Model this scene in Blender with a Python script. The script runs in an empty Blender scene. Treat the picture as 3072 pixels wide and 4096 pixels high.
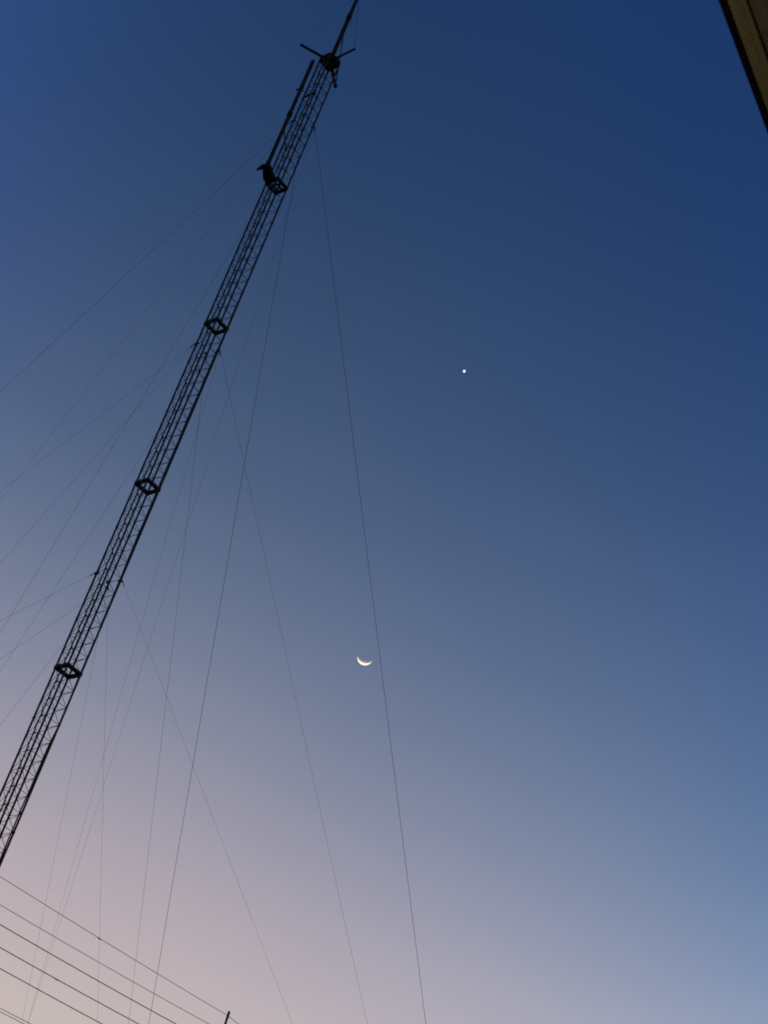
import bpy, bmesh, math, random
from mathutils import Vector, Matrix, Euler

random.seed(7)
sc = bpy.context.scene
COL = sc.collection
PI = math.pi
R_ = math.radians

# ------------------------------------------------------------------ camera
cam_d = bpy.data.cameras.new('camera')
cam = bpy.data.objects.new('camera', cam_d)
COL.objects.link(cam)
m = Matrix(((0.9497833501, -0.3129082739, 0.0),
            (-0.1781196158, -0.5406537938, -0.8221720487),
            (0.2572644366, 0.7808853228, -0.5692390730))).to_4x4()
m.translation = (0, 0, 1.6)
cam.matrix_world = m
cam_d.sensor_fit = 'VERTICAL'
cam_d.sensor_height = 36.0
cam_d.lens = 36.0 * 7200 / 4096
cam_d.clip_start = 0.05
cam_d.clip_end = 40000
cam_d.dof.use_dof = True            # a phone lens focused on the mast
cam_d.dof.focus_distance = 100
cam_d.dof.aperture_fstop = 16
sc.camera = cam

# ------------------------------------------------------------------ twilight sky
world = bpy.data.worlds.new('World')
sc.world = world
world.use_nodes = True
nt = world.node_tree
nt.nodes.clear()
n_out = nt.nodes.new('ShaderNodeOutputWorld')
n_bg = nt.nodes.new('ShaderNodeBackground')
n_tc = nt.nodes.new('ShaderNodeTexCoord')
n_nm = nt.nodes.new('ShaderNodeVectorMath'); n_nm.operation = 'NORMALIZE'
def link(a, b):
    nt.links.new(a, b)
def math_node(op, a, b=None, clamp=False):
    n = nt.nodes.new('ShaderNodeMath'); n.operation = op; n.use_clamp = clamp
    for i, v in enumerate((a, b)):
        if v is None:
            continue
        if isinstance(v, (int, float)):
            n.inputs[i].default_value = v
        else:
            link(v, n.inputs[i])
    return n.outputs[0]
link(n_tc.outputs['Generated'], n_nm.inputs[0])
n_sep = nt.nodes.new('ShaderNodeSeparateXYZ'); link(n_nm.outputs[0], n_sep.inputs[0])
# thin uneven haze shifts the bands of colour a little up and down
n_hz = nt.nodes.new('ShaderNodeTexNoise'); n_hz.inputs['Scale'].default_value = 5.0; n_hz.inputs['Detail'].default_value = 3.0
link(n_nm.outputs[0], n_hz.inputs['Vector'])
hz = math_node('MULTIPLY', math_node('SUBTRACT', n_hz.outputs['Fac'], 0.5), 0.018)
height = math_node('DIVIDE', math_node('ADD', math_node('ADD', n_sep.outputs['Z'], hz), 0.10), 1.10, True)
# how far round the horizon from the place where the sun went down, and to which side
n_flat = nt.nodes.new('ShaderNodeVectorMath'); n_flat.operation = 'MULTIPLY'; n_flat.inputs[1].default_value = (1, 1, 0)
link(n_nm.outputs[0], n_flat.inputs[0])
n_fn = nt.nodes.new('ShaderNodeVectorMath'); n_fn.operation = 'NORMALIZE'; link(n_flat.outputs[0], n_fn.inputs[0])
SUN_AZ = R_(-7)
n_c = nt.nodes.new('ShaderNodeVectorMath'); n_c.operation = 'DOT_PRODUCT'; link(n_fn.outputs[0], n_c.inputs[0])
n_c.inputs[1].default_value = (math.sin(SUN_AZ), math.cos(SUN_AZ), 0)
n_s = nt.nodes.new('ShaderNodeVectorMath'); n_s.operation = 'DOT_PRODUCT'; link(n_fn.outputs[0], n_s.inputs[0])
n_s.inputs[1].default_value = (math.cos(SUN_AZ), -math.sin(SUN_AZ), 0)
away = math_node('DIVIDE', math_node('SUBTRACT', 1.0, n_c.outputs['Value']), 1 - math.cos(R_(25)), True)
to_right = math_node('ADD', math_node('MULTIPLY', n_s.outputs['Value'], 2.0), 0.5, True)
GLOW = [
    (-0.1, (0.7200, 0.4600, 0.2700)),
    (0.0, (0.7600, 0.5100, 0.3200)),
    (0.1, (0.7500, 0.5450, 0.3800)),
    (0.24, (0.6368, 0.5221, 0.4454)),
    (0.28, (0.5754, 0.4938, 0.4671)),
    (0.32, (0.5184, 0.4446, 0.4575)),
    (0.36, (0.4402, 0.3864, 0.4308)),
    (0.4, (0.3397, 0.3218, 0.3935)),
    (0.44, (0.2454, 0.2590, 0.3484)),
    (0.48, (0.1721, 0.2041, 0.3016)),
    (0.52, (0.1171, 0.1589, 0.2578)),
    (0.56, (0.0811, 0.1231, 0.2194)),
    (0.6, (0.0561, 0.0958, 0.1876)),
    (0.64, (0.0390, 0.0755, 0.1626)),
    (0.68, (0.0276, 0.0607, 0.1443)),
    (0.72, (0.0199, 0.0502, 0.1322)),
    (0.76, (0.0149, 0.0432, 0.1261)),
    (0.8, (0.0116, 0.0388, 0.1265)),
    (1.0, (0.0075, 0.0300, 0.1050))]
RIGHT = [
    (-0.1, (0.5000, 0.4200, 0.3600)),
    (0.0, (0.5100, 0.4400, 0.3850)),
    (0.1, (0.5000, 0.4600, 0.4200)),
    (0.24, (0.4549, 0.4276, 0.4431)),
    (0.28, (0.4100, 0.4115, 0.4761)),
    (0.32, (0.3817, 0.4173, 0.5263)),
    (0.36, (0.2992, 0.3635, 0.5078)),
    (0.4, (0.2024, 0.2823, 0.4443)),
    (0.44, (0.1397, 0.2233, 0.3875)),
    (0.48, (0.1018, 0.1782, 0.3405)),
    (0.52, (0.0743, 0.1404, 0.2952)),
    (0.56, (0.0536, 0.1101, 0.2548)),
    (0.6, (0.0370, 0.0868, 0.2212)),
    (0.64, (0.0257, 0.0692, 0.1945)),
    (0.68, (0.0181, 0.0564, 0.1750)),
    (0.72, (0.0131, 0.0473, 0.1627)),
    (0.76, (0.0097, 0.0410, 0.1575)),
    (0.8, (0.0076, 0.0374, 0.1603)),
    (1.0, (0.0070, 0.0290, 0.1080))]
LEFT = [
    (-0.1, (0.5, 0.42, 0.36)),
    (0.0, (0.51, 0.44, 0.385)),
    (0.1, (0.5, 0.46, 0.42)),
    (0.24, (0.4549, 0.4276, 0.4431)),
    (0.28, (0.41, 0.4115, 0.4761)),
    (0.32, (0.3465, 0.3751, 0.4825)),
    (0.36, (0.277, 0.3268, 0.4656)),
    (0.4, (0.2113, 0.2741, 0.4314)),
    (0.44, (0.1552, 0.2233, 0.3875)),
    (0.48, (0.0877, 0.1578, 0.3709)),
    (0.52, (0.0458, 0.1088, 0.3819)),
    (0.56, (0.03, 0.0863, 0.3924)),
    (0.6, (0.0247, 0.0796, 0.4059)),
    (0.64, (0.0259, 0.0818, 0.3583)),
    (0.68, (0.0274, 0.0859, 0.3234)),
    (0.72, (0.03, 0.0929, 0.3016)),
    (1.0, (0.008, 0.032, 0.11))]
def sky_ramp(stops):
    r = nt.nodes.new('ShaderNodeValToRGB')
    cr = r.color_ramp
    cr.interpolation = 'LINEAR'
    while len(cr.elements) < len(stops):
        cr.elements.new(0.5)
    for _ in range(2):
        for e_, (s_, c_) in zip(cr.elements, stops):
            e_.position = (s_ + 0.10) / 1.10
            e_.color = (*c_, 1)
    link(height, r.inputs[0])
    return r.outputs[0]
n_side = nt.nodes.new('ShaderNodeMix'); n_side.data_type = 'RGBA'
link(to_right, n_side.inputs[0]); link(sky_ramp(LEFT), n_side.inputs[6]); link(sky_ramp(RIGHT), n_side.inputs[7])
n_ramp = nt.nodes.new('ShaderNodeMix'); n_ramp.data_type = 'RGBA'
link(away, n_ramp.inputs[0]); link(sky_ramp(GLOW), n_ramp.inputs[6]); link(n_side.outputs[2], n_ramp.inputs[7])
nt.links.new(n_ramp.outputs[2], n_bg.inputs[0])
nt.links.new(n_bg.outputs[0], n_out.inputs[0])
n_bg.inputs[1].default_value = 1.0

# the sun is down: only its broad afterglow is left, low over the horizon behind the mast
sun_d = bpy.data.lights.new('sun', 'SUN')
sun_d.energy = 0.03
sun_d.angle = R_(25)
sun_d.color = (1.0, 0.72, 0.5)
sun = bpy.data.objects.new('sun', sun_d)
COL.objects.link(sun)
sdir = Vector((math.sin(R_(-7)) * math.cos(R_(3)), math.cos(R_(-7)) * math.cos(R_(3)), math.sin(R_(3))))
sun.rotation_euler = sdir.to_track_quat('Z', 'Y').to_euler()

sc.view_settings.view_transform = 'Standard'
sc.view_settings.look = 'None'
sc.view_settings.exposure = 0.0
sc.view_settings.gamma = 1.0
sc.view_settings.use_curve_mapping = False
sc.render.engine = 'CYCLES'
sc.cycles.use_denoising = False
sc.cycles.use_adaptive_sampling = True
sc.cycles.adaptive_threshold = 0.004
sc.cycles.adaptive_min_samples = 24
sc.cycles.max_bounces = 5
sc.cycles.pixel_filter_type = 'BLACKMAN_HARRIS'
sc.cycles.filter_width = 1.85          # the softness of a phone lens

# ------------------------------------------------------------------ materials
def mat(name, c1, c2, scale=6.0, rough=0.6, metal=0.0, bump=0.0, detail=4.0, stretch=(1, 1, 1), spec=0.3):
    mt = bpy.data.materials.new(name)
    mt.use_nodes = True
    t = mt.node_tree
    b = t.nodes['Principled BSDF']
    tc = t.nodes.new('ShaderNodeTexCoord')
    mp = t.nodes.new('ShaderNodeMapping'); mp.inputs['Scale'].default_value = stretch
    nz = t.nodes.new('ShaderNodeTexNoise'); nz.inputs['Scale'].default_value = scale; nz.inputs['Detail'].default_value = detail
    rp = t.nodes.new('ShaderNodeValToRGB')
    rp.color_ramp.elements[0].position = 0.35; rp.color_ramp.elements[0].color = (*c1, 1)
    rp.color_ramp.elements[1].position = 0.70; rp.color_ramp.elements[1].color = (*c2, 1)
    t.links.new(tc.outputs['Object'], mp.inputs[0]); t.links.new(mp.outputs[0], nz.inputs['Vector'])
    t.links.new(nz.outputs['Fac'], rp.inputs[0]); t.links.new(rp.outputs[0], b.inputs['Base Color'])
    b.inputs['Roughness'].default_value = rough
    b.inputs['Metallic'].default_value = metal
    b.inputs['Specular IOR Level'].default_value = spec
    if bump:
        bp = t.nodes.new('ShaderNodeBump'); bp.inputs['Strength'].default_value = bump; bp.inputs['Distance'].default_value = 0.02
        t.links.new(nz.outputs['Fac'], bp.inputs['Height']); t.links.new(bp.outputs[0], b.inputs['Normal'])
    return mt

def emis(name, col, strength):
    mt = bpy.data.materials.new(name)
    mt.use_nodes = True
    t = mt.node_tree
    t.nodes.clear()
    o = t.nodes.new('ShaderNodeOutputMaterial'); e = t.nodes.new('ShaderNodeEmission')
    e.inputs[0].default_value = (*col, 1); e.inputs[1].default_value = strength
    t.links.new(e.outputs[0], o.inputs[0])
    return mt

M = {
    'steel': mat('dark_painted_steel', (0.012, 0.013, 0.017), (0.022, 0.022, 0.027), 3, 0.65, spec=0.15),
    'frame': mat('dark_ring_steel', (0.009, 0.009, 0.010), (0.016, 0.016, 0.016), 5, 0.7, spec=0.1),
    'radome': mat('weathered_antenna_tube', (0.007, 0.007, 0.008), (0.013, 0.013, 0.014), 4, 0.6, spec=0.15),
    'coax': mat('black_coax_jacket', (0.012, 0.012, 0.012), (0.022, 0.022, 0.024), 8, 0.55, spec=0.2),
    'rope': mat('steel_guy_rope', (0.030, 0.030, 0.033), (0.055, 0.053, 0.052), 12, 0.6, spec=0.2),
    'wire': mat('black_line_wire', (0.040, 0.022, 0.022), (0.070, 0.040, 0.038), 12, 0.6, spec=0.2),
    'pole': mat('dull_steel_pole', (0.030, 0.022, 0.022), (0.055, 0.045, 0.042), 6, 0.7, spec=0.2),
    'ceramic': mat('brown_insulator', (0.06, 0.03, 0.02), (0.09, 0.05, 0.035), 5, 0.35),
    'drip': mat('black_metal_edge', (0.010, 0.010, 0.011), (0.018, 0.018, 0.019), 9, 0.6, spec=0.15),
    'slat': mat('brown_soffit_wood', (0.53, 0.355, 0.105), (0.78, 0.555, 0.20), 7, 0.75, bump=0.25, stretch=(0.35, 6, 6)),
    'slat_dark': mat('browner_soffit_wood', (0.30, 0.20, 0.075), (0.66, 0.50, 0.25), 5, 0.75, bump=0.25, stretch=(0.6, 4, 4)),
    'rafter': mat('rough_rafter_wood', (0.09, 0.06, 0.035), (0.16, 0.11, 0.065), 7, 0.8, stretch=(6, 0.5, 6)),
    'plaster': mat('pale_wall_plaster', (0.56, 0.52, 0.41), (0.68, 0.64, 0.53), 4, 0.9, bump=0.2),
    'sheet': mat('weathered_roof_sheet', (0.10, 0.085, 0.075), (0.19, 0.16, 0.14), 2.5, 0.6),
    'wood': mat('painted_timber', (0.12, 0.075, 0.045), (0.20, 0.13, 0.08), 6, 0.7, stretch=(1, 1, 0.2)),
    'glass': mat('dark_window_glass', (0.02, 0.025, 0.03), (0.03, 0.035, 0.04), 1, 0.08, spec=0.6),
    'ground': mat('dry_ground', (0.15, 0.125, 0.085), (0.28, 0.235, 0.17), 0.35, 0.95, bump=0.3, detail=8),
    'concrete': mat('grey_concrete', (0.20, 0.19, 0.17), (0.32, 0.30, 0.28), 5, 0.9, bump=0.2),
    'bounce_tile': mat('pale_bounce_tile', (0.60, 0.54, 0.44), (0.72, 0.66, 0.55), 3, 0.6),  # kept pale so the added floor throws more light upward
    'moon': emis('moonlight', (1.0, 0.90, 0.70), 1.25),
    'dim': emis('moon_terminator_light', (0.40, 0.32, 0.27), 1.0),
    'planet': emis('planet_light', (1.0, 0.98, 0.93), 1.2),
}

# ------------------------------------------------------------------ mesh helpers
def frame_of(d):
    d = d.normalized()
    a = Vector((0, 0, 1)) if abs(d.z) < 0.95 else Vector((1, 0, 0))
    x = d.cross(a).normalized()
    return x, d.cross(x).normalized()

def path_tube(bm, pts, rad, n=6, caps=True):
    pts = [Vector(p) for p in pts]
    if not isinstance(rad, (list, tuple)):
        rad = [rad] * len(pts)
    rings = []
    for i, p in enumerate(pts):
        d = pts[min(i + 1, len(pts) - 1)] - pts[max(i - 1, 0)]
        x, y = frame_of(d)
        rings.append([bm.verts.new(p + (x * math.cos(2 * PI * k / n) + y * math.sin(2 * PI * k / n)) * rad[i]) for k in range(n)])
    for a, b in zip(rings, rings[1:]):
        for k in range(n):
            f = bm.faces.new((a[k], a[(k + 1) % n], b[(k + 1) % n], b[k]))
            f.smooth = n > 5
    if caps:
        bm.faces.new(rings[0]); bm.faces.new(rings[-1][::-1])

def tube(bm, a, b, r, n=6, r2=None):
    path_tube(bm, [a, b], [r, r if r2 is None else r2], n)

def beam(bm, a, b, w, h):
    """a box from a to b, w wide in the horizontal, h tall"""
    a, b = Vector(a), Vector(b)
    d = (b - a).normalized()
    s = d.cross(Vector((0, 0, 1)))
    s = s.normalized() if s.length > 1e-4 else Vector((1, 0, 0))
    u = s.cross(d).normalized()
    vs = []
    for p in (a, b):
        for i, j in ((-1, -1), (1, -1), (1, 1), (-1, 1)):
            vs.append(bm.verts.new(p + s * (i * w / 2) + u * (j * h / 2)))
    for q in ((0, 1, 2, 3), (7, 6, 5, 4), (0, 4, 5, 1), (1, 5, 6, 2), (2, 6, 7, 3), (3, 7, 4, 0)):
        bm.faces.new([vs[k] for k in q])

def box(bm, lo, hi):
    x0, y0, z0 = lo; x1, y1, z1 = hi
    v = [bm.verts.new(p) for p in ((x0, y0, z0), (x1, y0, z0), (x1, y1, z0), (x0, y1, z0), (x0, y0, z1), (x1, y0, z1), (x1, y1, z1), (x0, y1, z1))]
    for q in ((3, 2, 1, 0), (4, 5, 6, 7), (0, 1, 5, 4), (1, 2, 6, 5), (2, 3, 7, 6), (3, 0, 4, 7)):
        bm.faces.new([v[k] for k in q])

def prism(bm, poly, z0, z1):
    a = [bm.verts.new((x, y, z0)) for x, y in poly]
    b = [bm.verts.new((x, y, z1)) for x, y in poly]
    n = len(poly)
    bm.faces.new(a[::-1]); bm.faces.new(b)
    for k in range(n):
        bm.faces.new((a[k], a[(k + 1) % n], b[(k + 1) % n], b[k]))

def mesh(bm, name, material):
    bmesh.ops.recalc_face_normals(bm, faces=bm.faces[:])
    me = bpy.data.meshes.new(name)
    bm.to_mesh(me); bm.free()
    me.materials.append(material)
    return me

def obj(name, data, parent=None, loc=(0, 0, 0), rotz=0.0):
    o = bpy.data.objects.new(name, data)
    COL.objects.link(o)
    o.location = loc
    o.rotation_euler = (0, 0, rotz)
    if parent is not None:
        o.parent = parent
    return o

def part(name, material, parent, fn, *a, **k):
    bm = bmesh.new()
    fn(bm, *a, **k)
    return obj(name, mesh(bm, name, material), parent)

def tag(o, label, cat, group=None):
    o['label'] = label; o['category'] = cat
    if group:
        o['group'] = group
    return o

def thing(name, label, cat, loc=(0, 0, 0), rotz=0.0, group=None):
    o = bpy.data.objects.new(name, None)
    o.empty_display_size = 0.3
    COL.objects.link(o)
    o.location = loc; o.rotation_euler = (0, 0, rotz)
    return tag(o, label, cat, group)

# ------------------------------------------------------------------ ground
bm = bmesh.new()
rings_r = [0, 6, 15, 30, 60, 120, 240, 480, 1000, 2500, 6000]
prev = None
for rr in rings_r:
    if rr == 0:
        cur = [bm.verts.new((0, 0, 0))]
    else:
        cur = [bm.verts.new((rr * math.cos(2 * PI * k / 64), rr * math.sin(2 * PI * k / 64), 0)) for k in range(64)]
        if len(prev) == 1:
            for k in range(64):
                bm.faces.new((prev[0], cur[k], cur[(k + 1) % 64]))
        else:
            for k in range(64):
                bm.faces.new((prev[k], cur[k], cur[(k + 1) % 64], prev[(k + 1) % 64]))
    prev = cur
g = obj('ground', mesh(bm, 'ground', M['ground']))
g['kind'] = 'structure'

# ------------------------------------------------------------------ lattice mast
BASE = Vector((-10.9752, 71.1586, 0))
ZTOP = 79.41
GAP = 10.4678            # distance between two ring frames
BAY = GAP / 12
RAD = 0.575              # axis to leg
YAW = R_(86.5)           # local +x points at the far leg
NB = 60                  # bays that the picture shows
mast = thing('radio_mast', 'tall dark square lattice mast leaning across the left of the sky', 'mast', BASE, YAW)

def corner(j, r=RAD):
    a = -PI / 2 * j
    return Vector((r * math.cos(a), r * math.sin(a), 0))

# four legs
bm = bmesh.new(); tube(bm, (RAD, 0, 0.25), (RAD, 0, ZTOP), 0.049, 8)
leg_me = mesh(bm, 'leg', M['steel'])
for j in range(4):
    obj('leg', leg_me, mast, rotz=-PI / 2 * j)
# flanges where the leg lengths are bolted together
bm = bmesh.new()
tube(bm, (RAD, 0, -0.035), (RAD, 0, 0.035), 0.060, 10)
fl_me = mesh(bm, 'leg_flange', M['steel'])
for n in range(3, NB, 6):
    for j in range(4):
        obj('leg_flange', fl_me, mast, (0, 0, ZTOP - n * BAY), -PI / 2 * j)
# braces: one level bar and one sloping bar in each face of each bay
bm = bmesh.new(); tube(bm, corner(0), corner(1), 0.0130, 5)
hb_me = mesh(bm, 'level_brace', M['steel'])
bm = bmesh.new(); tube(bm, corner(0), corner(1) - Vector((0, 0, BAY)), 0.0130, 5)
db_me = mesh(bm, 'sloping_brace', M['steel'])
for n in range(NB):
    for j in range(4):
        obj('level_brace', hb_me, mast, (0, 0, ZTOP - (n + 1) * BAY), -PI / 2 * j)
        obj('sloping_brace', db_me, mast, (0, 0, ZTOP - n * BAY), -PI / 2 * j)
bm = bmesh.new()
n = NB
while ZTOP - (n + 1) * BAY > 0.6:
    for j in range(4):
        z = Vector((0, 0, ZTOP - n * BAY))
        tube(bm, corner(j) + z - Vector((0, 0, BAY)), corner(j + 1) + z - Vector((0, 0, BAY)), 0.0125, 4)
        tube(bm, corner(j) + z, corner(j + 1) + z - Vector((0, 0, BAY)), 0.0125, 4)
    n += 1
o = obj('lower_braces', mesh(bm, 'lower_braces', M['steel']), mast); o['kind'] = 'stuff'
part('base_block', M['concrete'], mast, box, (-0.9, -0.9, 0.0), (0.9, 0.9, 0.3))

# small joint plates where the braces meet the legs
def joint(bm):
    for dx, dy in ((-0.046, -0.046), (-0.046, 0.046)):
        beam(bm, (RAD, 0, 0), (RAD + dx, dy, 0), 0.012, 0.055)
bm = bmesh.new(); joint(bm)
jp_me = mesh(bm, 'joint_plate', M['steel'])
for n in range(1, NB):
    for j in range(4):
        obj('joint_plate', jp_me, mast, (0, 0, ZTOP - n * BAY + random.uniform(-0.01, 0.01)), -PI / 2 * j)

# ring frames
def ring_corners(bm):
    for j in range(4):
        a = -PI / 2 * j
        c = corner(j, 0.565)
        pts = []
        for k in range(8):
            t = 2 * PI * k / 8 + PI / 8
            pts.append((c.x + 0.088 * math.cos(t), c.y + 0.088 * math.sin(t)))
        prism(bm, pts, -0.085, 0.085)
bm = bmesh.new(); ring_corners(bm)
rc_me = mesh(bm, 'ring_frame', M['frame'])
bm = bmesh.new(); beam(bm, corner(0, 0.572), corner(1, 0.572), 0.150, 0.150)
rb_me = mesh(bm, 'ring_beam', M['frame'])
rings = []
for k in (1, 2, 3, 4):
    rf = obj('ring_frame', rc_me, mast, (0, 0, ZTOP - k * GAP))
    for j in range(4):
        obj('ring_beam', rb_me, rf, rotz=-PI / 2 * j)
    rings.append(rf)
# the top ring is a small work platform with cross bars and a bracket plate for the side antenna
def cross_bars(bm):
    for t in (0.30, 0.62):
        a = corner(3) * (1 - t) + corner(2) * t
        b = corner(0) * (1 - t) + corner(1) * t
        beam(bm, a, b, 0.075, 0.08)
    a = corner(3) * 0.55 + corner(0) * 0.45
    b = corner(2) * 0.55 + corner(1) * 0.45
    beam(bm, a + Vector((0, 0, 0.011)), b + Vector((0, 0, 0.011)), 0.06, 0.07)
part('cross_bar', M['frame'], rings[0], cross_bars)

# local helper: a point given by metres right of and beyond the axis as seen from the camera
AZ = R_(-8.768)
ER = Vector((math.cos(AZ), -math.sin(AZ), 0)); ED = Vector((math.sin(AZ), math.cos(AZ), 0))
ROT = Matrix.Rotation(-YAW, 3, 'Z')
def loc(right, far, z=0.0):
    return ROT @ (ER * right + ED * far) + Vector((0, 0, z))

def bracket(bm):
    z0, z1 = -0.05, 0.06
    L, N = corner(3), corner(2)
    out = (L + N).normalized()
    side = (N - L).normalized()
    mid = (L + N) / 2
    tip = loc(-0.86, -1.05)
    poly = [L - out * 0.06 - side * 0.02, L + out * 0.34 + side * 0.05, tip - side * 0.30 + out * 0.02, tip - side * 0.26 + out * 0.17,
            tip + side * 0.02 + out * 0.20, tip + side * 0.22 - out * 0.05, N + out * 0.12 - side * 0.10, N - out * 0.08 - side * 0.02]
    prism(bm, [(p.x, p.y) for p in poly], z0, z1)
    beam(bm, L + side * 0.12 + Vector((0, 0, -0.16)), tip - side * 0.10 + Vector((0, 0, -0.10)), 0.09, 0.10)
    beam(bm, N - side * 0.14 + Vector((0, 0, -0.16)), tip + side * 0.08 + Vector((0, 0, -0.10)), 0.09, 0.10)
    h = tip - side * 0.28 + out * 0.10
    tube(bm, h + side * 0.10, h - side * 0.42 - out * 0.02, 0.15, 8, 0.055)
part('bracket_plate', M['frame'], rings[0], bracket)

# head platform
def head(bm):
    pts = []
    for j in range(4):
        c = corner(j, 0.60)
        a = -PI / 2 * j
        for s in (0.17, -0.17):
            t = a + s
            pts.append((0.60 * math.cos(t), 0.60 * math.sin(t)))
    prism(bm, pts, -0.12, 0.10)
hd = part('head_platform', M['frame'], mast, head)
hd.location = (0, 0, ZTOP)
def head_skirt(bm):
    for j in range(4):
        beam(bm, corner(j, 0.575) + Vector((0, 0, -0.17)), corner(j + 1, 0.575) + Vector((0, 0, -0.17)), 0.06, 0.10)
part('head_skirt', M['frame'], hd, head_skirt)
def head_boxes(bm):
    c = loc(0.20, 0.16, -0.42)
    box(bm, (c.x - 0.13, c.y - 0.17, c.z), (c.x + 0.15, c.y + 0.15, c.z + 0.28))
    c = loc(-0.26, 0.05, -0.34)
    box(bm, (c.x - 0.09, c.y - 0.12, c.z), (c.x + 0.10, c.y + 0.10, c.z + 0.20))
part('junction_box', M['frame'], hd, head_boxes)
part('head_socket', M['frame'], hd, tube, (0, 0, 0.10), (0, 0, 0.55), 0.21, 12, 0.15)
# thick mounting bar on the near left face, and gussets at the guy levels
def mount_bar(bm):
    beam(bm, corner(3, 0.62) + Vector((0, 0, 75.94)), corner(2, 0.62) + Vector((0, 0, 75.94)), 0.07, 0.10)
    box_c = corner(2, 0.62) + Vector((0, 0, 75.98))
    tube(bm, box_c - Vector((0, 0, 0.14)), box_c + Vector((0, 0, 0.14)), 0.085, 8)
part('mount_bar', M['frame'], mast, mount_bar)
LEVELS = {'upper': 73.99, 'middle': 57.01, 'lower': 42.67}
bm = bmesh.new()
tube(bm, (RAD, 0, -0.20), (RAD, 0, 0.20), 0.054, 8)
beam(bm, (RAD, 0, 0), (RAD + 0.11, 0, 0), 0.03, 0.12)
beam(bm, (RAD - 0.02, 0.02, 0.02), (RAD - 0.12, 0.12, 0.02), 0.03, 0.12)
gl_me = mesh(bm, 'guy_lug', M['steel'])
for z in LEVELS.values():
    for j in (0, 1, 3):
        obj('guy_lug', gl_me, mast, (0, 0, z), -PI / 2 * j)

# ------------------------------------------------------------------ antennas on the mast
ta = thing('whip_antenna', 'thick whip antenna with three splayed arms on the mast head', 'antenna', BASE + Vector((0, 0, ZTOP)), YAW)
part('whip_tube', M['radome'], ta, path_tube, [(0, 0, 0.14), (0, 0, 3.55), (0, 0, 3.75), (0, 0, 4.6), (0, 0, 4.75), (0, 0, 9.5), (0, 0, 9.9)],
     [0.128, 0.128, 0.126, 0.122, 0.110, 0.095, 0.03], 12)
part('collar', M['frame'], ta, tube, (0, 0, 3.85), (0, 0, 4.25), 0.155, 12)
part('upper_collar', M['frame'], ta, tube, (0, 0, 6.15), (0, 0, 6.35), 0.11, 12)
TIPS = [loc(-1.88, -0.20), loc(0.98, -1.60), loc(0.85, 1.60)]
for i, tp in enumerate(TIPS):
    d = tp.normalized()
    path = [d * 0.45 + Vector((0, 0, 0.03)), tp + Vector((0, 0, 0.03))]
    arm = part('arm', M['radome'], ta, path_tube, path, [(0.088, 0.080), (0.072, 0.060), (0.095, 0.092)][i], 10)
    part('arm_cap', M['frame'], arm, tube, tp - d * 0.10 + Vector((0, 0, 0.03)), tp + d * 0.03 + Vector((0, 0, 0.03)), (0.092, 0.072, 0.112)[i], 10)
    top = Vector((0, 0, 6.25)) if i < 2 else Vector((0, 0, 3.05))
    a = tp * 0.985 + Vector((0, 0, 0.06))
    part('stay', M['radome'] if i == 2 else M['rope'], ta, tube, a, top, (0.006, 0.010, 0.034)[i], 6)

SA = loc(-0.88, -1.05)
sa = thing('side_antenna', 'long tube antenna standing on the bracket left of the mast top', 'antenna', BASE + ROT.inverted() @ SA + Vector((0, 0, 68.99)), YAW)
part('antenna_tube', M['radome'], sa, path_tube, [(0, 0, 0.02), (0, 0, 4.0), (0, 0, 4.12), (0, 0, 6.2), (0, 0, 6.35), (0, 0, 8.70), (0, 0, 8.78)],
     [0.108, 0.108, 0.106, 0.106, 0.116, 0.116, 0.09], 12)
part('base_clamp', M['frame'], sa, tube, (0, 0, -0.10), (0, 0, 0.30), 0.14, 12)
part('tube_collar', M['frame'], sa, tube, (0, 0, 4.02), (0, 0, 4.34), 0.145, 12)
def clampbits(bm):
    out = (corner(3) + corner(2)).normalized(); side = (corner(2) - corner(3)).normalized()
    z = Vector((0, 0, 6.33))
    tube(bm, z - Vector((0, 0, 0.14)), z + Vector((0, 0, 0.10)), 0.118, 12)
    beam(bm, z - side * 0.34 + Vector((0, 0, 0.10)), z + side * 0.22 - Vector((0, 0, 0.02)), 0.06, 0.07)
    tube(bm, z - side * 0.34 + out * 0.02 + Vector((0, 0, 0.0)), z - side * 0.34 + Vector((0, 0, 0.24)), 0.022, 6)
part('upper_clamp', M['frame'], sa, clampbits)
def standoff(bm):
    tgt = (corner(3, 0.62) + corner(2, 0.62)) / 2 - SA
    tube(bm, Vector((0, 0, 6.33)), tgt + Vector((0, 0, 75.94 - 68.99)), 0.026, 6)
    tgt2 = corner(3, 0.60) - SA
    tube(bm, Vector((0, 0, 4.18)), tgt2 * 0.35 + Vector((0, 0, 4.2)), 0.04, 6)
part('standoff_arm', M['frame'], sa, standoff)

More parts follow.
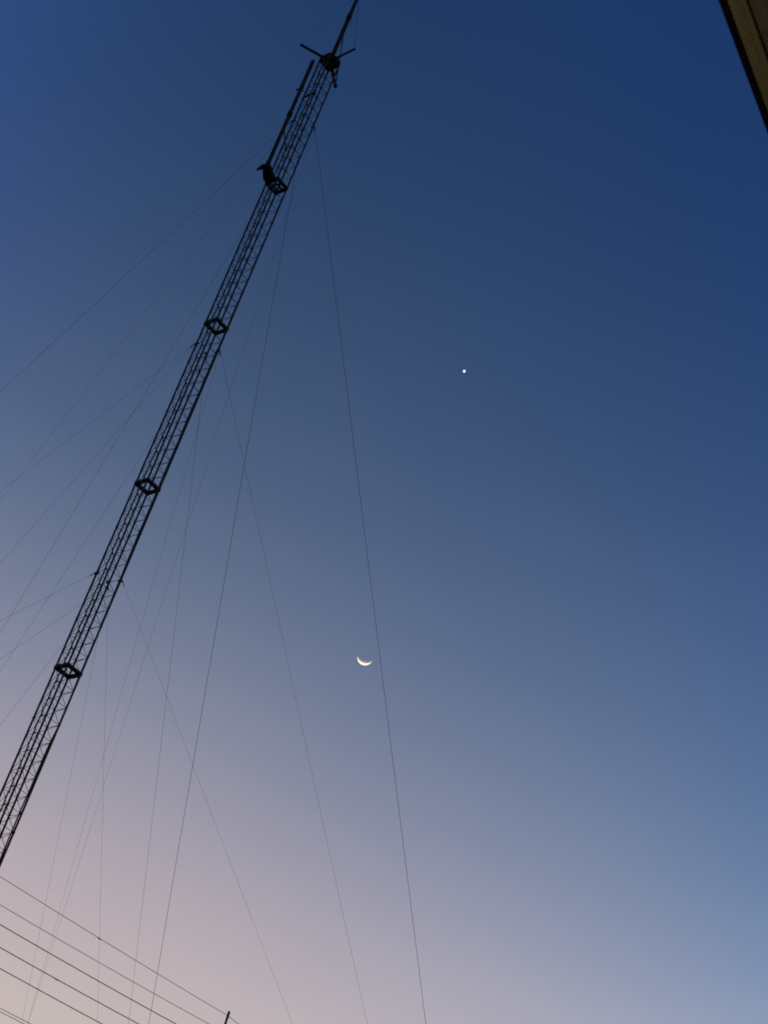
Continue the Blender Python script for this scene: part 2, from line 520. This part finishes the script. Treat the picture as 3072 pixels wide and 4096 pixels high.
# ------------------------------------------------------------------ feeder cables on the mast
def wob(z, a, f, p):
    return a * math.sin(z * f + p) + 0.5 * a * math.sin(z * f * 2.3 + p * 1.7)
N2, L3, R1, F0 = corner(2), corner(3), corner(1), corner(0)
def runA(z):
    out = (N2 + L3).normalized()
    f = 0.30 + 0.045 * math.sin(z * 0.55 + 1.0)
    # between the clamps the cable bows a little
    f += 0.055 * abs(math.sin(PI * (ZTOP - z) / (BAY * 1.0))) * (0.5 + 0.5 * math.sin(z * 1.3))
    p = N2 * (1 - f) + L3 * f + out * 0.05
    return Vector((p.x, p.y, z))
def keyed(z, keys):
    for (z0, v0), (z1, v1) in zip(keys, keys[1:]):
        if z0 >= z >= z1:
            t = (z0 - z) / (z0 - z1)
            t = t * t * (3 - 2 * t)
            return v0 + (v1 - v0) * t
    return keys[-1][1]
KB = [(80, 0.07), (70, 0.07), (64, 0.075), (59, 0.10), (54, 0.15), (47, 0.15), (44.5, 0.14), (41.0, 0.085), (37, 0.075), (34.8, 0.075), (33.2, 0.16), (30, 0.17), (2, 0.17)]
def runB(z):
    out = (N2 + R1).normalized()
    f = keyed(z, KB) + wob(z, 0.010, 1.7, 0.4)
    p = R1 * (1 - f) + N2 * f + out * 0.05
    return Vector((p.x, p.y, z))
def runC(z):
    out = (N2 + R1).normalized()
    f = 0.93 + wob(z, 0.012, 1.1, 2.0)
    p = R1 * (1 - f) + N2 * f + out * 0.045
    return Vector((p.x, p.y, z))
bm = bmesh.new(); beam(bm, (-0.035, 0, 0), (0.10, 0, 0), 0.055, 0.075)
cl_me = mesh(bm, 'cable_clamp', M['coax'])
def cable_run(fn, label, rad, zt, leg, every, group):
    t = thing('feeder_cable', label, 'cable', BASE, YAW, group)
    zs = [1.2 + (zt - 1.2) * i / 420 for i in range(421)]
    part('cable_jacket', M['coax'], t, path_tube, [fn(z) for z in zs], rad, 6)
    n = every
    while ZTOP - n * BAY > 28:
        z = ZTOP - n * BAY
        if z < zt - 0.2:
            p = fn(z)
            d = leg - Vector((p.x, p.y, 0))
            obj('cable_clamp', cl_me, t, p, math.atan2(d.y, d.x))
        n += every
    return t
cable_run(runA, 'black feeder cable strapped beside the near leg on its left', 0.035, 79.1, N2, 1, 'feeder cables running down the mast')
cable_run(runB, 'black feeder cable hugging then leaving the right leg of the mast', 0.033, 78.9, R1, 2, 'feeder cables running down the mast')
# the jumper from the side antenna over to the mast
t = thing('jumper_cable', 'short black cable curling from the side antenna over to the lattice', 'cable', BASE, YAW)
A0 = SA + Vector((0, 0, 72.55)); A3 = runA(71.1)
p1 = SA + Vector((0.02, 0.0, 72.0)); p2 = runA(71.9) + (SA - N2) * 0.25
jp = []
for i in range(25):
    u = i / 24
    jp.append(A0 * (1 - u) ** 3 + (p1 - Vector((0, 0, 0.3))) * 3 * u * (1 - u) ** 2 + p2 * 3 * u * u * (1 - u) + A3 * u ** 3)
part('cable_jacket', M['coax'], t, path_tube, jp, 0.038, 6)

# ------------------------------------------------------------------ guy cables
def wdir(az):
    a = R_(az)
    return Vector((math.sin(a), math.cos(a), 0))
GUYS = [  # level, azimuth of the leg, azimuth of the anchor, anchor distance, sag, radius, label
    ('upper', 93.5, 47.03, 53.9, 0.0023, 0.0114, 'guy cable from high on the right leg, passing just right of the moon'),
    ('upper', 3.5, 16.83, 46.5, 0.0090, 0.0109, 'dark guy cable from the bracket ring down to the bottom left wires'),
    ('upper', 93.5, 1.51, 53.0, 0.0137, 0.0050, 'faint guy cable running close along the right of the mast, highest of the close pair'),
    ('upper', -86.5, -48.85, 58.2, 0.0020, 0.0077, 'topmost guy cable sloping from below the side antenna to the left edge'),
    ('upper', -86.5, -34.95, 52.9, 0.0220, 0.0047, 'very faint guy cable second from the top on the left of the mast'),
    ('upper', 3.5, -23.35, 45.3, 0.0020, 0.0072, 'steepest of the high left guy cables, leaving the mast below the bracket ring'),
    ('middle', 93.5, 45.65, 58.8, 0.0020, 0.0056, 'guy cable from the right leg below the second ring, running left of the moon'),
    ('middle', 3.5, 14.60, 58.0, 0.0020, 0.0064, 'guy cable from behind the mast middle, nearly upright, second left of the darkest one'),
    ('middle', 93.5, 2.64, 57.4, 0.0300, 0.0046, 'faint guy cable running close along the right of the mast, lower of the close pair'),
    ('middle', -86.5, -58.13, 54.9, 0.0300, 0.0049, 'faint guy cable from the lug on the left leg under the second ring, flattest there'),
    ('middle', -86.5, -41.79, 45.2, 0.0300, 0.0049, 'faint guy cable from the left leg under the second ring, below the flattest one there'),
    ('middle', 3.5, -22.92, 55.2, 0.0059, 0.0055, 'guy cable leaving the left of the mast just above the third ring'),
    ('lower', 93.5, 54.74, 53.1, 0.0020, 0.0043, 'guy cable from the right leg lug between third and fourth rings, crossing the dark one'),
    ('lower', 3.5, 20.73, 45.7, 0.0020, 0.0044, 'nearly upright guy cable leaving the right of the mast just above the fourth ring'),
    ('lower', 3.5, 6.19, 50.6, 0.0020, 0.0044, 'leftmost faint guy cable hanging right of the mast beside the fourth ring'),
    ('lower', -86.5, -63.98, 54.5, 0.0020, 0.0051, 'flattest lower left guy cable, from the left leg lug between third and fourth rings'),
    ('lower', 3.5, -49.66, 56.4, 0.0020, 0.0051, 'guy cable sloping left out of the mast just above the fourth ring'),
    ('lower', 3.5, -25.39, 56.9, 0.0026, 0.0049, 'lowest left guy cable, leaving the mast at the fourth ring'),
]
for lev, la, aa, dist, sag, rad, lab in GUYS:
    z = LEVELS[lev]
    p0 = BASE + wdir(la) * 0.68 + Vector((0, 0, z - 0.02))
    p1 = BASE + wdir(aa) * dist + Vector((0, 0, 0.45))
    L = (p1 - p0).length
    pts = []
    for i in range(49):
        u = i / 48
        q = p0.lerp(p1, u)
        q.z -= sag * 4 * u * (1 - u) * L
        pts.append(q - p1)
    t = thing('guy_cable', lab, 'cable', p1, 0, 'guy cables of the lattice mast')
    part('rope', M['rope'], t, path_tube, pts, rad, 5)
    d = (pts[1] - pts[0]).normalized()
    part('turnbuckle', M['steel'], t, path_tube, [pts[0] - d * 0.02, pts[0] + d * 0.07, pts[0] + d * 0.19, pts[0] + d * 0.25], [0.012, 0.021, 0.020, 0.009], 6)
    part('anchor_rod', M['steel'], t, tube, Vector((0, 0, -0.55)), pts[-1] + Vector((0, 0, 0.05)), 0.03, 6)

# ------------------------------------------------------------------ power line at the lower left
PA = Vector((0.1792, 33.9995, 0)); LN = Vector((-4.2144, -3.6668, 0))
SPAN = 5.0
WZ = [12.889, 12.526, 12.222, 11.903, 11.596, 11.086, 11.034]
SAG = [0.353, 0.526, 0.517, 0.557, 0.570, 0.705, 0.705]
WR = [0.0052, 0.0052, 0.0080, 0.0078, 0.0078, 0.0055, 0.0052]
WL = ['thin power wire reaching the pole top, uppermost of the parallel wires',
      'thin power wire second from the top of the parallel wires',
      'dark power wire third from the top of the parallel wires',
      'dark power wire fourth from the top, with a small connector near the left edge',
      'dark power wire fifth from the top of the parallel wires',
      'upper wire of the thin close pair in the bottom left corner',
      'lower wire of the thin close pair in the bottom left corner']
perp = Vector((LN.y, -LN.x, 0)).normalized()
def utility_pole(p, label):
    # the insulators stand on the street side of the shaft
    IY = -0.125 * (1 if (Matrix.Rotation(math.atan2(LN.y, LN.x), 3, 'Z') @ Vector((0, 1, 0))).dot(perp) > 0 else -1)
    t = thing('utility_pole', label, 'pole', p, math.atan2(LN.y, LN.x), 'poles of the power line')
    part('shaft', M['concrete'], t, path_tube, [(0, 0, -0.4), (0, 0, 6), (0, 0, 12.2)], [0.15, 0.13, 0.10], 12)
    part('top_pipe', M['pole'], t, path_tube, [(0, 0, 11.9), (0, 0, 12.80), (0, 0, 12.84), (0, 0, 12.955), (0, 0, 12.985)], [0.024, 0.0235, 0.026, 0.026, 0.016], 10)
    for z in WZ[1:6]:
        o = part('insulator', M['ceramic'], t, path_tube, [(0, IY, z - 0.07), (0, IY, z - 0.03), (0, IY, z), (0, IY, z + 0.03), (0, IY, z + 0.07)], [0.02, 0.045, 0.028, 0.045, 0.02], 10)
        part('bracket', M['pole'], o, beam, (0, IY * 1.2, z), (0, 0.0, z), 0.03, 0.02)
    return t
utility_pole(PA, 'slim dark pole top poking up at the bottom edge')
utility_pole(PA + LN * SPAN, 'utility pole carrying the wires beyond the left edge')
utility_pole(PA - LN * SPAN, 'utility pole carrying the wires beyond the lower right')
for i, (z, sg, rr, lb) in enumerate(zip(WZ, SAG, WR, WL)):
    t = thing('power_wire', lb, 'wire', PA + Vector((0, 0, z)), 0, 'parallel wires of the power line')
    off = perp * (0.0 if i == 0 else -0.125)
    pts = []
    for s in (1, -1):
        seg = []
        for k in range(33):
            u = k / 32
            seg.append(LN * (SPAN * u * s) + off + Vector((0, 0, -4 * sg * u * (1 - u))))
        pts = seg[::-1] + pts[1:] if s == 1 else pts + seg[1:]
    part('conductor', M['wire'], t, path_tube, pts, rr, 6)
    for wi, u, rad in ((0, 0.1255, 0.012), (3, 0.149, 0.010)):
        if wi == i:
            c = LN * (SPAN * u) + off + Vector((0, 0, -4 * sg * u * (1 - u)))
            part('connector', M['wire'], t, path_tube, [c - LN * 0.010, c - LN * 0.005 - Vector((0, 0, 0.006)), c + LN * 0.005 - Vector((0, 0, 0.006)), c + LN * 0.010], [0.006, rad, rad, 0.006], 8)

# ------------------------------------------------------------------ veranda roof over the camera, its edge shows at the top right
EN = Vector((0.59494, 0.80377, 0))           # along the roof edge, away from the camera
EP = Vector((0.2930, 2.1212, 0))             # a point of the roof edge
HZ = 4.4                                     # underside of the slats
X0, X1 = -5.5, 6.5
DEEP = 2.4                                   # edge to house wall
house = thing('house', 'house with a veranda ceiling of narrow brown slats and black edge, top right corner', 'house', EP, math.atan2(EN.y, EN.x))
# local axes: x runs along the edge, -y goes in towards the house wall
part('drip_edge', M['drip'], house, box, (X0, -0.0135, HZ - 0.001), (X1, 0.0, HZ + 0.10))
y = -0.0150
k = 0
while y > -DEEP + 0.04:
    w = 0.0320 + random.uniform(-0.0012, 0.0012)
    zz = HZ + random.uniform(0.000, 0.004)
    part('ceiling_slat', M['slat'] if k != 1 else M['slat_dark'], house, box, (X0 + 0.01, y - w, zz), (X1 - 0.01, y, zz + 0.012))
    y -= w + 0.0068
    k += 1
for i in range(15):
    x = X0 + 0.3 + i * 0.81
    part('rafter', M['rafter'], house, box, (x - 0.03, -DEEP + 0.005, HZ + 0.024), (x + 0.03, -0.02, HZ + 0.085))
def roof(bm):
    prof = [(0.03, HZ + 0.105), (0.03, HZ + 0.125), (-5.4, HZ + 1.65), (-10.4, HZ + 0.125), (-10.4, HZ + 0.105), (-5.4, HZ + 1.62)]
    a = [bm.verts.new((X0 - 0.02, p, q)) for p, q in prof]; b = [bm.verts.new((X1 + 0.02, p, q)) for p, q in prof]
    for i in range(6):
        bm.faces.new((a[i], a[(i + 1) % 6], b[(i + 1) % 6], b[i]))
    bm.faces.new((a[0], a[1], a[2], a[5])); bm.faces.new((a[2], a[3], a[4], a[5]))
    bm.faces.new((b[5], b[2], b[1], b[0])); bm.faces.new((b[5], b[4], b[3], b[2]))
part('roof', M['sheet'], house, roof)
def walls(bm):
    ya, yb = -DEEP, -10.2
    box(bm, (X0 + 0.3, ya - 0.22, 0.0), (X1 - 0.3, ya, HZ + 0.10))
    box(bm, (X0 + 0.3, yb, 0.0), (X1 - 0.3, yb + 0.22, HZ + 0.06))
    for x in (X0 + 0.3, X1 - 0.52):
        poly = [(ya - 0.22, 0.0), (yb + 0.22, 0.0), (yb + 0.22, HZ + 0.15), (-5.4, HZ + 1.58), (ya - 0.22, HZ + 0.74)]
        a = [bm.verts.new((x, p, q)) for p, q in poly]; b = [bm.verts.new((x + 0.22, p, q)) for p, q in poly]
        bm.faces.new(a); bm.faces.new(b[::-1])
        for i in range(5):
            bm.faces.new((a[i], a[(i + 1) % 5], b[(i + 1) % 5], b[i]))
part('wall', M['plaster'], house, walls)
part('bounce_floor', M['bounce_tile'], house, box, (X0 + 0.2, -DEEP + 0.004, 0.0), (X1 - 0.2, 1.2, 0.08))  # unseen pale floor, added to bounce skylight up onto the slats
for x in (-4.2, 0.6, 4.6):
    wn = part('window', M['wood'], house, box, (x - 0.6, -DEEP, 1.0), (x + 0.6, -DEEP + 0.045, 2.4))
    for s in (-1, 1):
        part('pane', M['glass'], wn, box, (x + s * 0.28 - 0.24, -DEEP + 0.042, 1.08), (x + s * 0.28 + 0.24, -DEEP + 0.050, 2.32))
dr = part('door', M['wood'], house, box, (-2.3, -DEEP, 0.05), (-1.35, -DEEP + 0.05, 2.15))
part('handle', M['drip'], dr, tube, (-1.45, -DEEP + 0.05, 1.02), (-1.45, -DEEP + 0.10, 1.02), 0.02, 8)
for x in (-5.2, 2.6, 6.2):
    part('post', M['wood'], house, box, (x - 0.055, -0.16, 0.0), (x + 0.055, -0.05, HZ - 0.002))

# ------------------------------------------------------------------ moon and evening star
MD = Vector((0.01526059, 0.86495122, 0.50162387)).normalized()
DM = 9000.0
RM = DM * 30.5 / 7200
cam_x = Vector((0.9497833501, -0.1781196158, 0.2572644366)); cam_y = Vector((-0.3129082739, -0.5406537938, 0.7808853228))
wv = (cam_x * -0.31 + cam_y * -0.95).normalized()       # towards the lit limb
wv = (wv - MD * wv.dot(MD)).normalized()
av = MD.cross(wv).normalized()
moon = thing('crescent_moon', 'thin bright crescent moon low in the middle of the sky', 'moon', MD * DM + Vector((0, 0, 1.6)))
def lune(bm, a0, a1, r):
    nl, na = 40, 8
    grid = []
    for i in range(nl + 1):
        t = -PI / 2 + PI * i / nl
        row = []
        for j in range(na + 1):
            al = a0 + (a1 - a0) * j / na
            row.append(bm.verts.new((wv * (math.sin(al) * math.cos(t)) - MD * (math.cos(al) * math.cos(t)) + av * math.sin(t)) * r))
        grid.append(row)
    for i in range(nl):
        for j in range(na):
            bm.faces.new((grid[i][j], grid[i][j + 1], grid[i + 1][j + 1], grid[i + 1][j]))
part('sunlit_limb', M['moon'], moon, lune, math.asin(0.70), R_(112), RM)
part('terminator_band', M['dim'], moon, lune, math.asin(0.46), math.asin(0.70), RM * 0.998)

VD = Vector((0.01780484, 0.76884643, 0.63918554)).normalized()
DV = 9500.0
bm = bmesh.new()
bmesh.ops.create_icosphere(bm, subdivisions=3, radius=DV * 5.0 / 7200)
for v in bm.verts:
    v.co = v.co + cam_y * (0.14 * v.co.dot(cam_y))
pl = obj('planet', mesh(bm, 'planet', M['planet']), None, VD * DV + Vector((0, 0, 1.6)))
tag(pl, 'small bright planet like a star, high above the moon', 'planet')
